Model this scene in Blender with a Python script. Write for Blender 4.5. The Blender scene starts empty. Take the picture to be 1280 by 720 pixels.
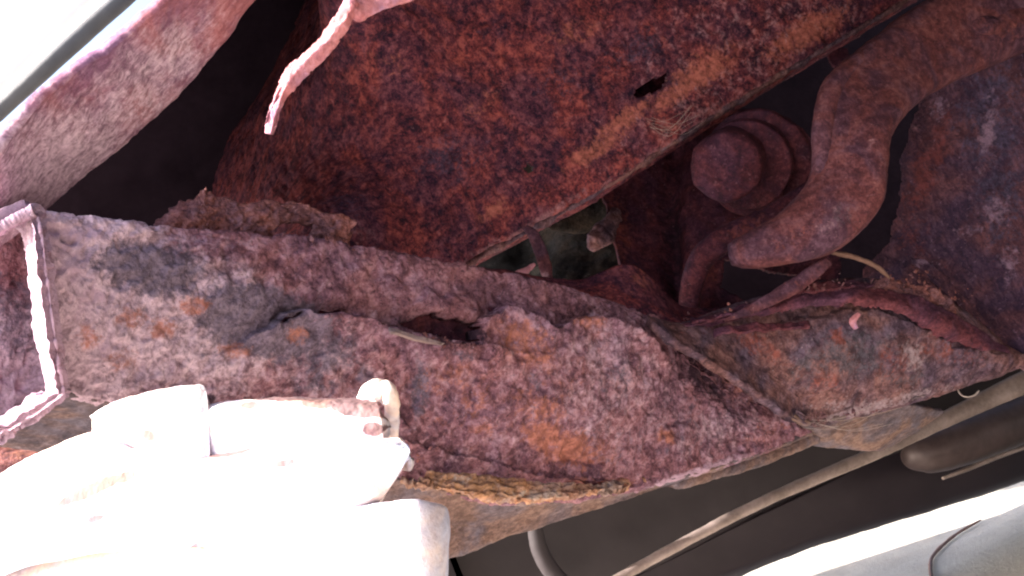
import bpy, math
import numpy as np
from mathutils import Matrix, Vector

# ------------------------------------------------------------------ camera, sky, sun, exposure
S = bpy.context.scene
R_ = math.radians
ROLL, PITCH, FPX = R_(-22), R_(10), 1100.0
CAMZ = 0.26
cam_d = bpy.data.cameras.new('camera')
cam_d.sensor_width = 36.0
cam_d.lens = 36.0 * FPX / 1280.0
cam_d.clip_start, cam_d.clip_end = 0.01, 500.0
cam = bpy.data.objects.new('camera', cam_d)
S.collection.objects.link(cam)
_base = Matrix.Rotation(R_(90) + PITCH, 4, 'X')
cam.matrix_world = Matrix.Translation((0, 0, CAMZ)) @ _base @ Matrix.Rotation(ROLL, 4, 'Z')
S.camera = cam
CM = np.array(cam.matrix_world)

SUN_TO = Vector((-0.80, -0.20, 0.58)).normalized()
W = bpy.data.worlds.new('World'); S.world = W; W.use_nodes = True
wn = W.node_tree
sky = wn.nodes.new('ShaderNodeTexSky'); sky.sky_type = 'NISHITA'; sky.sun_disc = False
sky.sun_elevation = math.asin(SUN_TO.z)
sky.sun_rotation = math.atan2(SUN_TO.x, SUN_TO.y)
sky.air_density = 1.0; sky.dust_density = 5.0; sky.ozone_density = 1.8
bg = wn.nodes['Background']; bg.inputs['Strength'].default_value = 0.14
wn.links.new(sky.outputs['Color'], bg.inputs['Color'])
sun_d = bpy.data.lights.new('sun', 'SUN'); sun_d.energy = 4.0; sun_d.angle = R_(0.5); sun_d.color = (1.0, 0.94, 0.87)
sun = bpy.data.objects.new('sun', sun_d); S.collection.objects.link(sun)
sun.rotation_euler = SUN_TO.to_track_quat('Z', 'Y').to_euler(); sun.location = SUN_TO * 5

S.view_settings.view_transform = 'Standard'; S.view_settings.look = 'None'
S.view_settings.gamma = 1.0; S.view_settings.use_curve_mapping = False
S.view_settings.exposure = 2.35
S.render.engine = 'CYCLES'
S.cycles.use_denoising = True
S.cycles.max_bounces = 8; S.cycles.diffuse_bounces = 6
S.cycles.filter_width = 2.2

# ------------------------------------------------------------------ helpers
def at(px, py, d):
    """photo pixel (1280x720) + depth in metres -> world point(s)"""
    px, py, d = np.broadcast_arrays(np.asarray(px, float), np.asarray(py, float), np.asarray(d, float))
    v = np.stack([(px - 640) / FPX * d, -(py - 360) / FPX * d, -d, np.ones_like(d)], -1)
    return (v @ CM.T)[..., :3]

_rng = np.random.RandomState(7)
_PERM = _rng.permutation(4096)
_VAL = _rng.rand(4096) * 2 - 1
def vnoise(p):
    """smooth value noise, p (...,3) in cells, -1..1"""
    i = np.floor(p).astype(int); f = p - i
    f = f * f * f * (f * (f * 6 - 15) + 10)
    out = 0
    for dx in (0, 1):
        for dy in (0, 1):
            for dz in (0, 1):
                h = _PERM[(i[..., 0] + dx) & 4095]
                h = _PERM[(h + i[..., 1] + dy) & 4095]
                h = _PERM[(h + i[..., 2] + dz) & 4095]
                w = (f[..., 0] if dx else 1 - f[..., 0]) * (f[..., 1] if dy else 1 - f[..., 1]) * (f[..., 2] if dz else 1 - f[..., 2])
                out = out + w * _VAL[h]
    return out
def fbm(p, freq, octv=4, gain=0.5, seed=0.0):
    a, s, t = 1.0, 0.0, 0.0
    q = p * freq + seed * 17.31
    for _ in range(octv):
        s = s + a * vnoise(q); t += a
        q = q * 2.03 + 5.7; a *= gain
    return s / t

def cr(P, n):
    """Catmull-Rom resample of control array P (k, ...) to n along axis 0 (chord-length uniform in index)"""
    P = np.asarray(P, float); k = len(P)
    if k == 2:
        t = np.linspace(0, 1, n).reshape((-1,) + (1,) * (P.ndim - 1))
        return P[0] * (1 - t) + P[1] * t
    E = np.concatenate([[2 * P[0] - P[1]], P, [2 * P[-1] - P[-2]]])
    u = np.linspace(0, k - 1, n); i = np.minimum(u.astype(int), k - 2)
    t = (u - i).reshape((-1,) + (1,) * (P.ndim - 1))
    a, b, c, d = E[i], E[i + 1], E[i + 2], E[i + 3]
    return 0.5 * ((2 * b) + (-a + c) * t + (2 * a - 5 * b + 4 * c - d) * t * t + (-a + 3 * b - 3 * c + d) * t ** 3)

def seg_dist(X, Y, poly):
    """distance (px) to polyline and signed side (+ = right-hand/below when going rightwards)"""
    best = np.full(X.shape, 1e9); side = np.zeros(X.shape)
    for (x0, y0), (x1, y1) in zip(poly[:-1], poly[1:]):
        dx, dy = x1 - x0, y1 - y0; L = dx * dx + dy * dy
        t = np.clip(((X - x0) * dx + (Y - y0) * dy) / L, 0, 1)
        ex, ey = X - (x0 + t * dx), Y - (y0 + t * dy)
        d = np.hypot(ex, ey); s = np.sign(dx * (Y - y0) - dy * (X - x0))
        m = d < best
        best = np.where(m, d, best); side = np.where(m, s, side)
    return best, side
def in_poly(X, Y, poly):
    c = np.zeros(X.shape, bool); n = len(poly)
    for i in range(n):
        x0, y0 = poly[i]; x1, y1 = poly[(i + 1) % n]
        if y0 == y1: continue
        m = ((y0 > Y) != (y1 > Y)) & (X < (x1 - x0) * (Y - y0) / (y1 - y0) + x0)
        c ^= m
    return c
def blobs(X, Y, lst):
    o = np.zeros(X.shape)
    for b in lst:
        x, y, rx, ry = b[:4]; ang = R_(b[4]) if len(b) > 4 else 0; s = b[5] if len(b) > 5 else 1.0
        u = ((X - x) * math.cos(ang) + (Y - y) * math.sin(ang)) / rx
        v = (-(X - x) * math.sin(ang) + (Y - y) * math.cos(ang)) / ry
        o = np.maximum(o, s * np.exp(-(u * u + v * v) ** 1.3))
    return o

def meta(o, label=None, cat=None, group=None, kind=None):
    if label: o['label'] = label
    if cat: o['category'] = cat
    if group: o['group'] = group
    if kind: o['kind'] = kind
    return o
def empty(name, loc, label, cat, group=None, kind=None):
    o = bpy.data.objects.new(name, None); o.location = loc; o.empty_display_size = 0.02
    S.collection.objects.link(o)
    return meta(o, label, cat, group, kind)
bpy.context.view_layer.update()
def link_mesh(name, V, F, mat, parent=None, attrs=None, smooth=True):
    V = np.asarray(V, float)
    c = V.mean(0)
    me = bpy.data.meshes.new(name)
    if isinstance(F, np.ndarray):
        me.vertices.add(len(V)); me.vertices.foreach_set('co', (V - c).astype(np.float32).ravel())
        me.loops.add(F.size); me.loops.foreach_set('vertex_index', F.astype(np.int32).ravel())
        me.polygons.add(len(F)); me.polygons.foreach_set('loop_start', np.arange(0, F.size, F.shape[1], dtype=np.int32))
        me.update(calc_edges=True); me.validate()
    else:
        me.from_pydata([tuple(x) for x in (V - c)], [], F)
    me.polygons.foreach_set('use_smooth', np.full(len(me.polygons), smooth)); me.update()
    for k, a in (attrs or {}).items():
        at_ = me.attributes.new(k, 'FLOAT', 'POINT'); at_.data.foreach_set('value', np.asarray(a, np.float32).ravel())
    me.materials.append(mat)
    o = bpy.data.objects.new(name, me); S.collection.objects.link(o)
    if parent is not None:
        o.parent = parent
        o.location = c - wloc(parent)
    else:
        o.location = c
    return o
def wloc(o):
    p = np.array(o.location)
    while o.parent is not None:
        o = o.parent; p = p + np.array(o.location)
    return p

def grid_normals(P):
    du = np.gradient(P, axis=1); dv = np.gradient(P, axis=0)
    n = np.cross(du, dv); n /= (np.linalg.norm(n, axis=-1, keepdims=True) + 1e-12)
    return n

def sheet(name, rows, nu, nv, mat, parent=None, thick=0.004, amp=0.0012, freq=55, pits=0.0, ledges=(), grooves=(), holes=(),
          attrs=None, keep=None, bulges=(), dents=(), seed=0.0, wob=0.0, fine=0.0004, flip=False, ragged=None):
    """A plate given by rows of (px, py, depth): dense, rough on both sides, with real thickness and open holes."""
    C = np.array(rows, float)                       # (rows, cols, 3)
    G = cr(C, nv); G = np.swapaxes(cr(np.swapaxes(G, 0, 1), nu), 0, 1)
    X, Y, D = G[..., 0], G[..., 1], G[..., 2]
    for (bx, by, rx, ry, ang, dd) in dents: D = D + dd * blobs(X, Y, [(bx, by, rx, ry, ang)])
    P = at(X, Y, D)
    N = grid_normals(P)
    V_ = P - CM[:3, 3]
    if ((N * V_).sum(-1).mean() > 0) ^ flip: N = -N
    Xw = X; Yw = Y
    if wob:
        Xw = X + wob * fbm(P, 120, 3, seed=seed + 3); Yw = Y + wob * fbm(P, 120, 3, seed=seed + 4)
    h = amp * fbm(P, freq, 3, seed=seed) + fine * fbm(P, freq * 6, 3, 0.6, seed=seed + 1)
    if pits:
        q = fbm(P, freq * 3.2, 2, seed=seed + 9)
        h -= pits * np.clip(q - 0.22, 0, 1) * 2.2
    for poly, hh, dec in ledges:                    # the layer on the + side of the line stands proud, with an abrupt edge
        d, s = seg_dist(Xw, Yw, poly)
        h += np.where(s > 0, hh * np.exp(-d / dec), -0.25 * hh * np.exp(-d / (dec * 0.25)))
    for poly, hh, wd in grooves:
        d, s = seg_dist(Xw, Yw, poly)
        h -= hh * np.exp(-(d / wd) ** 2)
    for (bx, by, rx, ry, ang, hh) in bulges:
        h += hh * blobs(X, Y, [(bx, by, rx, ry, ang)])
    Pf = P + N * h[..., None]
    tv = thick * (1 + 0.25 * fbm(P, 80, 2, seed=seed + 2))
    Pb = Pf - N * tv[..., None]
    nvv, nuu = X.shape
    idx = np.arange(nvv * nuu).reshape(nvv, nuu)
    q = np.stack([idx[:-1, :-1], idx[:-1, 1:], idx[1:, 1:], idx[1:, :-1]], -1).reshape(-1, 4)
    ok = np.ones(len(q), bool)
    cx = Xw.ravel()[q].mean(1); cy = Yw.ravel()[q].mean(1)
    if keep is not None: ok &= in_poly(cx, cy, keep)
    for hp in holes: ok &= ~in_poly(cx, cy, hp)
    if ragged:                                       # (edge 'v0','v1','u0','u1', width share, freq)
        vv, uu = np.meshgrid(np.linspace(0, 1, nvv), np.linspace(0, 1, nuu), indexing='ij')
        rn = 0.5 + 0.5 * fbm(P, ragged[2], 4, 0.6, seed=seed + 6)
        dd = {'v0': vv, 'v1': 1 - vv, 'u0': uu, 'u1': 1 - uu}
        for e in ragged[0].split():
            m = dd[e] < ragged[1] * np.clip(rn * 2 - 0.55, 0, 2)
            ok &= ~m.ravel()[q].any(1)
    q = q[ok]
    # orient so the front faces outwards along N
    a = Pf.reshape(-1, 3)
    fn = np.cross(a[q[:, 1]] - a[q[:, 0]], a[q[:, 2]] - a[q[:, 0]])
    if ((fn * N.reshape(-1, 3)[q[:, 0]]).sum(1)).mean() < 0: q = q[:, ::-1]
    nV = nvv * nuu
    e = np.concatenate([q[:, [0, 1]], q[:, [1, 2]], q[:, [2, 3]], q[:, [3, 0]]])
    key = np.sort(e, 1); _, inv, cnt = np.unique(key[:, 0] * nV + key[:, 1], return_inverse=True, return_counts=True)
    b = e[cnt[inv] == 1]
    walls = np.stack([b[:, 1], b[:, 0], b[:, 0] + nV, b[:, 1] + nV], 1)
    F = np.concatenate([q, q[:, ::-1] + nV, walls])
    V = np.concatenate([a, Pb.reshape(-1, 3)])
    used = np.unique(F); remap = np.zeros(2 * nV, int); remap[used] = np.arange(len(used))
    A = {}
    for k, lst in (attrs or {}).items():
        v = blobs(X, Y, lst).ravel(); A[k] = np.concatenate([v, v])[used]
    return link_mesh(name, V[used], remap[F], mat, parent, A)

def bar(name, path, mat, parent=None, w=None, t=None, expo=2.0, nu=120, ns=28, amp=0.0008, freq=70, up=None, seed=0.0, fine=0.0003, attrs=None, world=False):
    """Sweep a super-elliptic section along path of (px,py,depth); w, t = half width across the view and half thickness in depth, per control point (m)"""
    C = np.array(path, float)
    Q = C if world else at(C[:, 0], C[:, 1], C[:, 2])
    Q = cr(Q, nu); Wd = cr(np.array(w, float), nu); T = cr(np.array(t if t is not None else w, float), nu)
    tan = np.gradient(Q, axis=0); tan /= np.linalg.norm(tan, axis=1, keepdims=True)
    vd = Q - CM[:3, 3]; vd /= np.linalg.norm(vd, axis=1, keepdims=True)
    if up is not None: vd = np.broadcast_to(np.array(up, float), Q.shape)
    sd = np.cross(tan, vd); sd /= np.linalg.norm(sd, axis=1, keepdims=True)
    fd = np.cross(sd, tan)
    ang = np.linspace(0, 2 * math.pi, ns, endpoint=False)
    c, s = np.cos(ang), np.sin(ang)
    cx = np.sign(c) * np.abs(c) ** (2 / expo); sy = np.sign(s) * np.abs(s) ** (2 / expo)
    P = Q[:, None] + sd[:, None] * (Wd[:, None] * cx)[..., None] + fd[:, None] * (T[:, None] * sy)[..., None]
    n = sd[:, None] * cx[None, :, None] + fd[:, None] * sy[None, :, None]
    n /= np.linalg.norm(n, axis=-1, keepdims=True)
    P = P + n * (amp * fbm(P, freq, 3, seed=seed) + fine * fbm(P, freq * 5, 3, 0.6, seed=seed + 1))[..., None]
    idx = np.arange(nu * ns).reshape(nu, ns); nx = np.roll(idx, -1, 1)
    F = [tuple(x) for x in np.stack([idx[:-1], nx[:-1], nx[1:], idx[1:]], -1).reshape(-1, 4)]
    V = np.concatenate([P.reshape(-1, 3), [P[0].mean(0) - tan[0] * Wd[0] * 0.25, P[-1].mean(0) + tan[-1] * Wd[-1] * 0.25]])
    m = nu * ns
    for k in range(ns):
        F.append((m, int(nx[0, k]), int(idx[0, k]))); F.append((m + 1, int(idx[-1, k]), int(nx[-1, k])))
    A = {}
    if attrs:
        inv = np.linalg.inv(CM); L = np.c_[V, np.ones(len(V))] @ inv.T
        X = 640 - L[:, 0] / L[:, 2] * FPX; Y = 360 + L[:, 1] / L[:, 2] * FPX
        for k, lst in attrs.items(): A[k] = blobs(X, Y, lst)
    return link_mesh(name, V, F, mat, parent, A)

def disc(name, px, py, d, axis, prof, mat, parent=None, ns=64, amp=0.0006, freq=80, sides=0, seed=0, sq=(1, 1)):
    """Lathe of profile [(radius, height along axis)] about a point; sides=6 makes it hexagonal"""
    c = at(px, py, d); a = np.array(axis, float); a /= np.linalg.norm(a)
    u = np.cross(a, [0.13, 0.2, 0.97]); u /= np.linalg.norm(u); v = np.cross(a, u)
    pr = cr(np.array(prof), len(prof) * 5)
    ang = np.linspace(0, 2 * math.pi, ns, endpoint=False)
    k = np.ones(ns)
    if sides:
        w = (ang % (2 * math.pi / sides)) - math.pi / sides
        k = 0.70 + 0.30 * math.cos(math.pi / sides) / np.cos(w) * 1.06
    P = c + pr[:, 0, None, None] * k[None, :, None] * (np.cos(ang)[None, :, None] * u * sq[0] + np.sin(ang)[None, :, None] * v * sq[1]) + pr[:, 1, None, None] * a
    P = P + a * (amp * fbm(P, freq, 4, seed=seed))[..., None] + (P - c) * (0.03 * fbm(P, freq, 3, seed=seed + 2))[..., None]
    n = len(pr); idx = np.arange(n * ns).reshape(n, ns); nx = np.roll(idx, -1, 1)
    F = [tuple(int(i) for i in x) for x in np.stack([idx[:-1], nx[:-1], nx[1:], idx[1:]], -1).reshape(-1, 4)]
    F.append(tuple(int(i) for i in idx[-1])); F.append(tuple(int(i) for i in idx[0][::-1]))
    return link_mesh(name, P.reshape(-1, 3), F, mat, parent)

# ------------------------------------------------------------------ materials
class NT:
    def __init__(s, name):
        s.m = bpy.data.materials.new(name); s.m.use_nodes = True; s.t = s.m.node_tree
        s.b = s.t.nodes['Principled BSDF']; s.co = s.t.nodes.new('ShaderNodeTexCoord').outputs['Object']
    def n(s, t, **k):
        x = s.t.nodes.new(t)
        for a, v in k.items(): setattr(x, a, v)
        return x
    def l(s, a, b): s.t.links.new(a, b)
    def noise(s, scale, detail=5, rough=0.6, dist=0.0, off=0.0, stretch=None):
        co = s.co
        if off or stretch:
            mp = s.n('ShaderNodeMapping'); mp.inputs['Location'].default_value = (off, off * 1.7, -off)
            if stretch: mp.inputs['Scale'].default_value = stretch
            s.l(co, mp.inputs['Vector']); co = mp.outputs['Vector']
        x = s.n('ShaderNodeTexNoise'); x.inputs['Scale'].default_value = scale; x.inputs['Detail'].default_value = detail
        x.inputs['Roughness'].default_value = rough; x.inputs['Distortion'].default_value = dist
        s.l(co, x.inputs['Vector']); return x.outputs['Fac']
    def attr(s, name):
        x = s.n('ShaderNodeAttribute'); x.attribute_name = name; return x.outputs['Fac']
    def math(s, op, a, b=None, clamp=False):
        x = s.n('ShaderNodeMath', operation=op); x.use_clamp = clamp
        for i, v in enumerate((a, b)):
            if v is None: continue
            if isinstance(v, (int, float)): x.inputs[i].default_value = v
            else: s.l(v, x.inputs[i])
        return x.outputs[0]
    def step(s, v, lo, hi):
        x = s.n('ShaderNodeMapRange'); x.interpolation_type = 'SMOOTHSTEP'
        x.inputs['From Min'].default_value = lo; x.inputs['From Max'].default_value = hi
        s.l(v, x.inputs['Value']); return x.outputs['Result']
    def mix(s, f, a, b):
        x = s.n('ShaderNodeMix', data_type='RGBA')
        for i, v in ((0, f), (6, a), (7, b)):
            if isinstance(v, (int, float)): x.inputs[i].default_value = v
            elif isinstance(v, tuple): x.inputs[i].default_value = (*v, 1)
            else: s.l(v, x.inputs[i])
        return x.outputs[2]
    def mul(s, a, c):
        x = s.n('ShaderNodeMix', data_type='RGBA', blend_type='MULTIPLY'); x.inputs[0].default_value = 1.0
        for i, v in ((6, a), (7, c)):
            if isinstance(v, tuple): x.inputs[i].default_value = (*v, 1)
            else: s.l(v, x.inputs[i])
        return x.outputs[2]
    def ramp(s, v, stops):
        x = s.n('ShaderNodeValToRGB'); cr_ = x.color_ramp
        while len(cr_.elements) < len(stops): cr_.elements.new(0.5)
        for e, (p, c) in zip(cr_.elements, stops): e.position = p; e.color = (*c, 1)
        s.l(v, x.inputs['Fac']); return x.outputs['Color']
    def finish(s, col, rough, heights, strength=0.6, dist=0.0015, spec=0.3):
        s.l(col, s.b.inputs['Base Color'])
        if isinstance(rough, float): s.b.inputs['Roughness'].default_value = rough
        else: s.l(rough, s.b.inputs['Roughness'])
        s.b.inputs['Specular IOR Level'].default_value = spec
        bp = s.n('ShaderNodeBump'); bp.inputs['Strength'].default_value = strength; bp.inputs['Distance'].default_value = dist
        s.l(heights, bp.inputs['Height']); s.l(bp.outputs['Normal'], s.b.inputs['Normal'])
        return s.m

def rust(name, dark, mid, light, orange=(0.42, 0.15, 0.07), grey=(0.13, 0.125, 0.16), pale=(0.55, 0.42, 0.42), deep=(0.035, 0.02, 0.028),
         og=0.0, gg=0.0, pg=0.0, sc=1.0, off=0.0, speck=0.5, stretch=None, bump=0.7, spots=1.0, drift=1.0, tint=(1.06, 0.92, 1.27), spec=0.15):
    dark, mid, light, orange, grey, pale, deep = [tuple(a * b for a, b in zip(c_, tint)) for c_ in (dark, mid, light, orange, grey, pale, deep)]
    sc = sc * 1.45
    k = NT(name)
    a = k.noise(36 * sc, 5, 0.65, 0.5, off, stretch)
    b = k.noise(150 * sc, 6, 0.68, 0.4, off + 1, stretch)
    c = k.noise(520 * sc, 4, 0.7, 0, off + 2)
    base = k.math('ADD', k.math('MULTIPLY', a, 0.30), k.math('ADD', k.math('MULTIPLY', b, 0.48), k.math('MULTIPLY', c, 0.22)))
    col = k.ramp(base, [(0.42, dark), (0.5, mid), (0.575, light)])
    L = k.step(k.noise(22 * sc, 5, 0.6, 0.8, off + 61), 0.36, 0.64)
    col = k.mix(L, k.mul(col, (1 + .22 * drift, 1.0, 1 - .12 * drift)), k.mul(col, (1 - .28 * drift, 1 - .2 * drift, 1 + .06 * drift)))
    sd = k.step(k.noise(240 * sc, 4, 0.7, 0.6, off + 63), 0.565, 0.65)
    col = k.mix(k.math('MULTIPLY', sd, 0.6 * spots), col, deep)
    sl = k.step(k.noise(270 * sc, 4, 0.7, 0.4, off + 67), 0.60, 0.69)
    col = k.mix(k.math('MULTIPLY', sl, 0.45 * spots), col, k.mul(pale, (0.8, 0.75, 0.75)))
    def mask(at_, g, o, lo=0.5, hi=0.85):
        nz = k.math('ADD', k.math('MULTIPLY', k.noise(60 * sc, 6, 0.7, 0.8, off + o), 0.5), k.math('MULTIPLY', k.noise(230 * sc, 5, 0.7, 0.3, off + o + .5), 0.5))
        nz = k.math('ADD', k.math('MULTIPLY', k.math('SUBTRACT', nz, 0.5), 1.5), 0.5)
        v = k.math('ADD', nz, k.math('MULTIPLY', k.math('ADD', k.attr(at_), g - 0.25), 0.40))
        return k.step(v, lo + 0.05, hi - 0.06)
    du = k.step(k.math('ADD', k.math('MULTIPLY', k.math('ADD', k.noise(55 * sc, 6, 0.7, 0.5, off + 41), k.math('MULTIPLY', b, 0.9)), 0.55), k.math('MULTIPLY', k.attr('dust_and_light'), 0.5)), 0.60, 1.0)  # pale dusty tone; also paints light on the tube and rail
    col = k.mix(du, col, k.mix(k.step(k.math('ADD', k.math('MULTIPLY', c, 0.4), k.math('MULTIPLY', b, 0.6)), 0.36, 0.62), (0.27, 0.180, 0.225), (0.64, 0.465, 0.55)))
    gm = mask('grey', gg, 11)
    gcol = k.mix(k.step(k.math('ADD', k.math('MULTIPLY', c, 0.5), k.math('MULTIPLY', b, 0.5)), 0.36, 0.64), tuple(x * 0.55 for x in grey), tuple(x * 1.6 for x in grey))
    col = k.mix(k.math('MULTIPLY', gm, 0.85), col, gcol)
    om = mask('orange', og, 15, 0.52, 0.9)
    ocol = k.mix(k.step(b, 0.3, 0.7), tuple(x * 0.5 for x in orange), tuple(x * 1.25 for x in orange))
    col = k.mix(k.math('MULTIPLY', om, 0.85), col, ocol)
    dm = mask('deep', -0.05, 23, 0.52, 0.85)  # dark tone: mottled scale, also shade painted into gaps and folds
    col = k.mix(k.math('MULTIPLY', dm, 0.9), col, deep)
    pm = mask('pale', pg, 19, 0.52, 0.92)
    pcol = k.mix(c, tuple(x * 0.6 for x in pale), pale)
    col = k.mix(k.math('MULTIPLY', pm, 0.85), col, pcol)
    sp = k.step(k.noise(420 * sc, 2, 0.5, 0, off + 31), 0.71, 0.76)
    col = k.mix(k.math('MULTIPLY', sp, speck), col, pale)
    hs = k.math('ADD', k.math('MULTIPLY', b, 0.9), k.math('ADD', k.math('MULTIPLY', c, 0.5), k.math('MULTIPLY', k.noise(1300 * sc, 2, 0.6, 0, off + 5), 0.15)))
    rg = k.math('ADD', k.math('MULTIPLY', c, 0.3), 0.62)
    return k.finish(col, rg, hs, bump, 0.0016, spec)

M_tube = rust('rusted_grey_steel', (0.078, 0.038, 0.040), (0.185, 0.095, 0.092), (0.31, 0.19, 0.178), orange=(0.38, 0.155, 0.085), grey=(0.10, 0.085, 0.095), pale=(0.48, 0.36, 0.36), deep=(0.022, 0.011, 0.016), tint=(1.04, 0.94, 1.23), drift=.45)
M_horn = rust('brown_crusted_steel', (0.050, 0.028, 0.028), (0.115, 0.066, 0.061), (0.20, 0.13, 0.115), orange=(0.24, 0.070, 0.045), grey=(0.07, 0.062, 0.066), pale=(0.42, 0.33, 0.30), deep=(0.022, 0.011, 0.014), off=70.0, tint=(1, .96, 1.2))
M_beam = rust('dark_mottled_rust', (0.020, 0.010, 0.017), (0.108, 0.031, 0.032), (0.25, 0.085, 0.064), orange=(0.38, 0.14, 0.08), grey=(0.052, 0.040, 0.056), pale=(0.36, 0.2, 0.17), deep=(0.014, 0.008, 0.013), off=4.0, speck=0.3, gg=-0.05, sc=1.2, spots=.75)
M_plate = rust('pink_dusty_rust', (0.18, 0.088, 0.085), (0.25, 0.125, 0.118), (0.31, 0.165, 0.15), orange=(0.30, 0.13, 0.10), pale=(0.4, 0.25, 0.23), deep=(0.09, 0.04, 0.045), off=8.0, speck=0.15, stretch=(1, 2.5, 1), gg=-0.5, bump=0.5, spots=0.35)
M_hook = rust('fine_brown_rust', (0.042, 0.018, 0.020), (0.082, 0.034, 0.034), (0.135, 0.068, 0.062), orange=(0.20, 0.065, 0.04), grey=(0.075, 0.06, 0.06), pale=(0.34, 0.22, 0.2), deep=(0.03, 0.013, 0.018), off=12.0, speck=0.4, sc=1.2, gg=-0.3, bump=0.45, spots=0.6, tint=(1.05, .92, 1.17))
M_deep = rust('deep_red_rust', (0.026, 0.010, 0.014), (0.052, 0.017, 0.021), (0.095, 0.034, 0.034), orange=(0.17, 0.05, 0.033), pale=(0.25, 0.14, 0.13), deep=(0.014, 0.007, 0.01), off=16.0, speck=0.2, gg=-0.3)
M_wall = rust('blue_brown_rusted_sheet', (0.028, 0.017, 0.025), (0.056, 0.030, 0.035), (0.10, 0.058, 0.060), orange=(0.13, 0.040, 0.032), grey=(0.044, 0.040, 0.058), pale=(0.27, 0.20, 0.22), deep=(0.018, 0.01, 0.015), off=20.0, speck=0.3, stretch=(1.5, 1.5, 0.7), sc=0.8)
M_scale = rust('flaky_tan_rust', (0.085, 0.040, 0.030), (0.18, 0.090, 0.062), (0.28, 0.16, 0.115), orange=(0.38, 0.18, 0.085), pale=(0.5, 0.38, 0.32), off=24.0, sc=1.2, bump=0.9)
M_red = rust('purple_red_rust_layer', (0.045, 0.017, 0.021), (0.088, 0.033, 0.036), (0.14, 0.060, 0.060), pale=(0.3, 0.18, 0.18), deep=(0.03, 0.012, 0.018), off=28.0, gg=-0.4, speck=0.2, stretch=(1, 1, 2))
M_flake = rust('pale_salmon_rust_flake', (0.30, 0.14, 0.125), (0.40, 0.21, 0.18), (0.48, 0.29, 0.26), pale=(0.55, 0.4, 0.38), deep=(0.2, 0.09, 0.09), off=32.0, gg=-0.6, speck=0.2, spots=0.3)
M_beige = rust('beige_dusty_steel', (0.080, 0.060, 0.056), (0.135, 0.103, 0.095), (0.20, 0.158, 0.145), orange=(0.26, 0.155, 0.10), pale=(0.4, 0.3, 0.28), deep=(0.05, 0.03, 0.03), off=36.0, gg=-0.5, speck=0.25, stretch=(1, 1, 2), spots=0.5, tint=(1, .96, 1.0))
M_clamp = rust('flaking_pale_paint_over_rust', (0.58, 0.52, 0.52), (0.70, 0.66, 0.65), (0.78, 0.75, 0.73), orange=(0.11, 0.022, 0.02), deep=(0.45, 0.33, 0.33), grey=(0.5, 0.48, 0.5), pale=(0.78, 0.74, 0.72), off=40.0, gg=-0.9, og=-0.75, speck=0.0, bump=0.4, spots=0.0, tint=(1, 1, 1), spec=0.3)
M_lip = rust('frayed_orange_rust', (0.24, 0.125, 0.085), (0.44, 0.26, 0.17), (0.58, 0.40, 0.29), orange=(0.5, 0.26, 0.13), pale=(0.65, 0.52, 0.46), off=64.0, sc=1.3, bump=1.0, tint=(1, 1, 1), stretch=(.5, 1.5, 1.5))
def plain(name, c0, c1, rough, sc, metal=0.0, bump=0.15, streak=None):
    k = NT(name)
    n = k.math('ADD', k.math('MULTIPLY', k.noise(sc, 5, 0.55, 0.3, 0, streak), 0.7), k.math('MULTIPLY', k.noise(sc * 9, 4, 0.6), 0.3))
    col = k.ramp(n, [(0.36, c0), (0.64, c1)])
    k.b.inputs['Metallic'].default_value = metal
    m = k.math('ADD', k.math('MULTIPLY', n, 0.3), rough - 0.15)
    return k.finish(col, m, k.noise(sc * 14, 4, 0.6), bump, 0.001, 0.35)
M_black = plain('near_black_shade', (0.020, 0.0125, 0.0205), (0.034, 0.022, 0.034), 0.9, 20)  # near-black colour paints the shade of the recess and gaps
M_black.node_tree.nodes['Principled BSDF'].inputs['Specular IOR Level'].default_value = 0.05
M_under = plain('dusty_black_underseal', (0.021, 0.0155, 0.0185), (0.033, 0.0255, 0.029), 0.7, 9)
M_under_low = plain('purplish_dark_paint', (0.019, 0.0125, 0.0165), (0.030, 0.0205, 0.026), 0.6, 8)
M_line = plain('dull_bare_steel_line', (0.18, 0.135, 0.118), (0.38, 0.295, 0.275), 0.4, 30, 0.35, 0.2, (1, 1, 1))
M_pipe = plain('brown_heat_stained_pipe', (0.045, 0.031, 0.032), (0.095, 0.067, 0.066), 0.42, 14, 0.25)
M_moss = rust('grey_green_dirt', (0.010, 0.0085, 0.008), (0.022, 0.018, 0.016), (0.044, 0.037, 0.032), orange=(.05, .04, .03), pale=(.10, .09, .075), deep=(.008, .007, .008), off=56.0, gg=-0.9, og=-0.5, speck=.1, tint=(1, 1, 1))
k_ = NT('white_paint')
M_white = k_.finish(k_.mix(k_.noise(30, 4), (0.76, 0.77, 0.79), (0.82, 0.82, 0.83)), 0.35, k_.noise(200, 3), 0.05)
k_ = NT('grey_lip_shade')
M_lip_shade = k_.finish(k_.mix(k_.noise(60, 4), (0.05, 0.05, 0.055), (0.09, 0.09, 0.10)), 0.7, k_.noise(300, 3), 0.1)  # grey for the shade painted along the bumper lip
k_ = NT('cobweb_silk')
M_silk = k_.finish(k_.mix(k_.noise(200, 2), (0.32, 0.25, 0.23), (0.45, 0.38, 0.36)), 0.7, k_.noise(600, 2), 0.1)
k_ = NT('dry_twig_bark')
M_twig = k_.finish(k_.mix(k_.noise(400, 4), (0.12, 0.06, 0.05), (0.26, 0.15, 0.12)), 0.85, k_.noise(700, 3), 0.4)
k_ = NT('pale_concrete')
_c = k_.ramp(k_.noise(6, 8, 0.65), [(0.35, (0.30, 0.268, 0.232)), (0.65, (0.45, 0.408, 0.36))])
_c = k_.mix(k_.step(k_.noise(160, 3), 0.62, 0.7), _c, (0.27, 0.25, 0.23))
M_ground = k_.finish(_c, 0.9, k_.noise(220, 6, 0.7), 0.5, 0.003)

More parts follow.
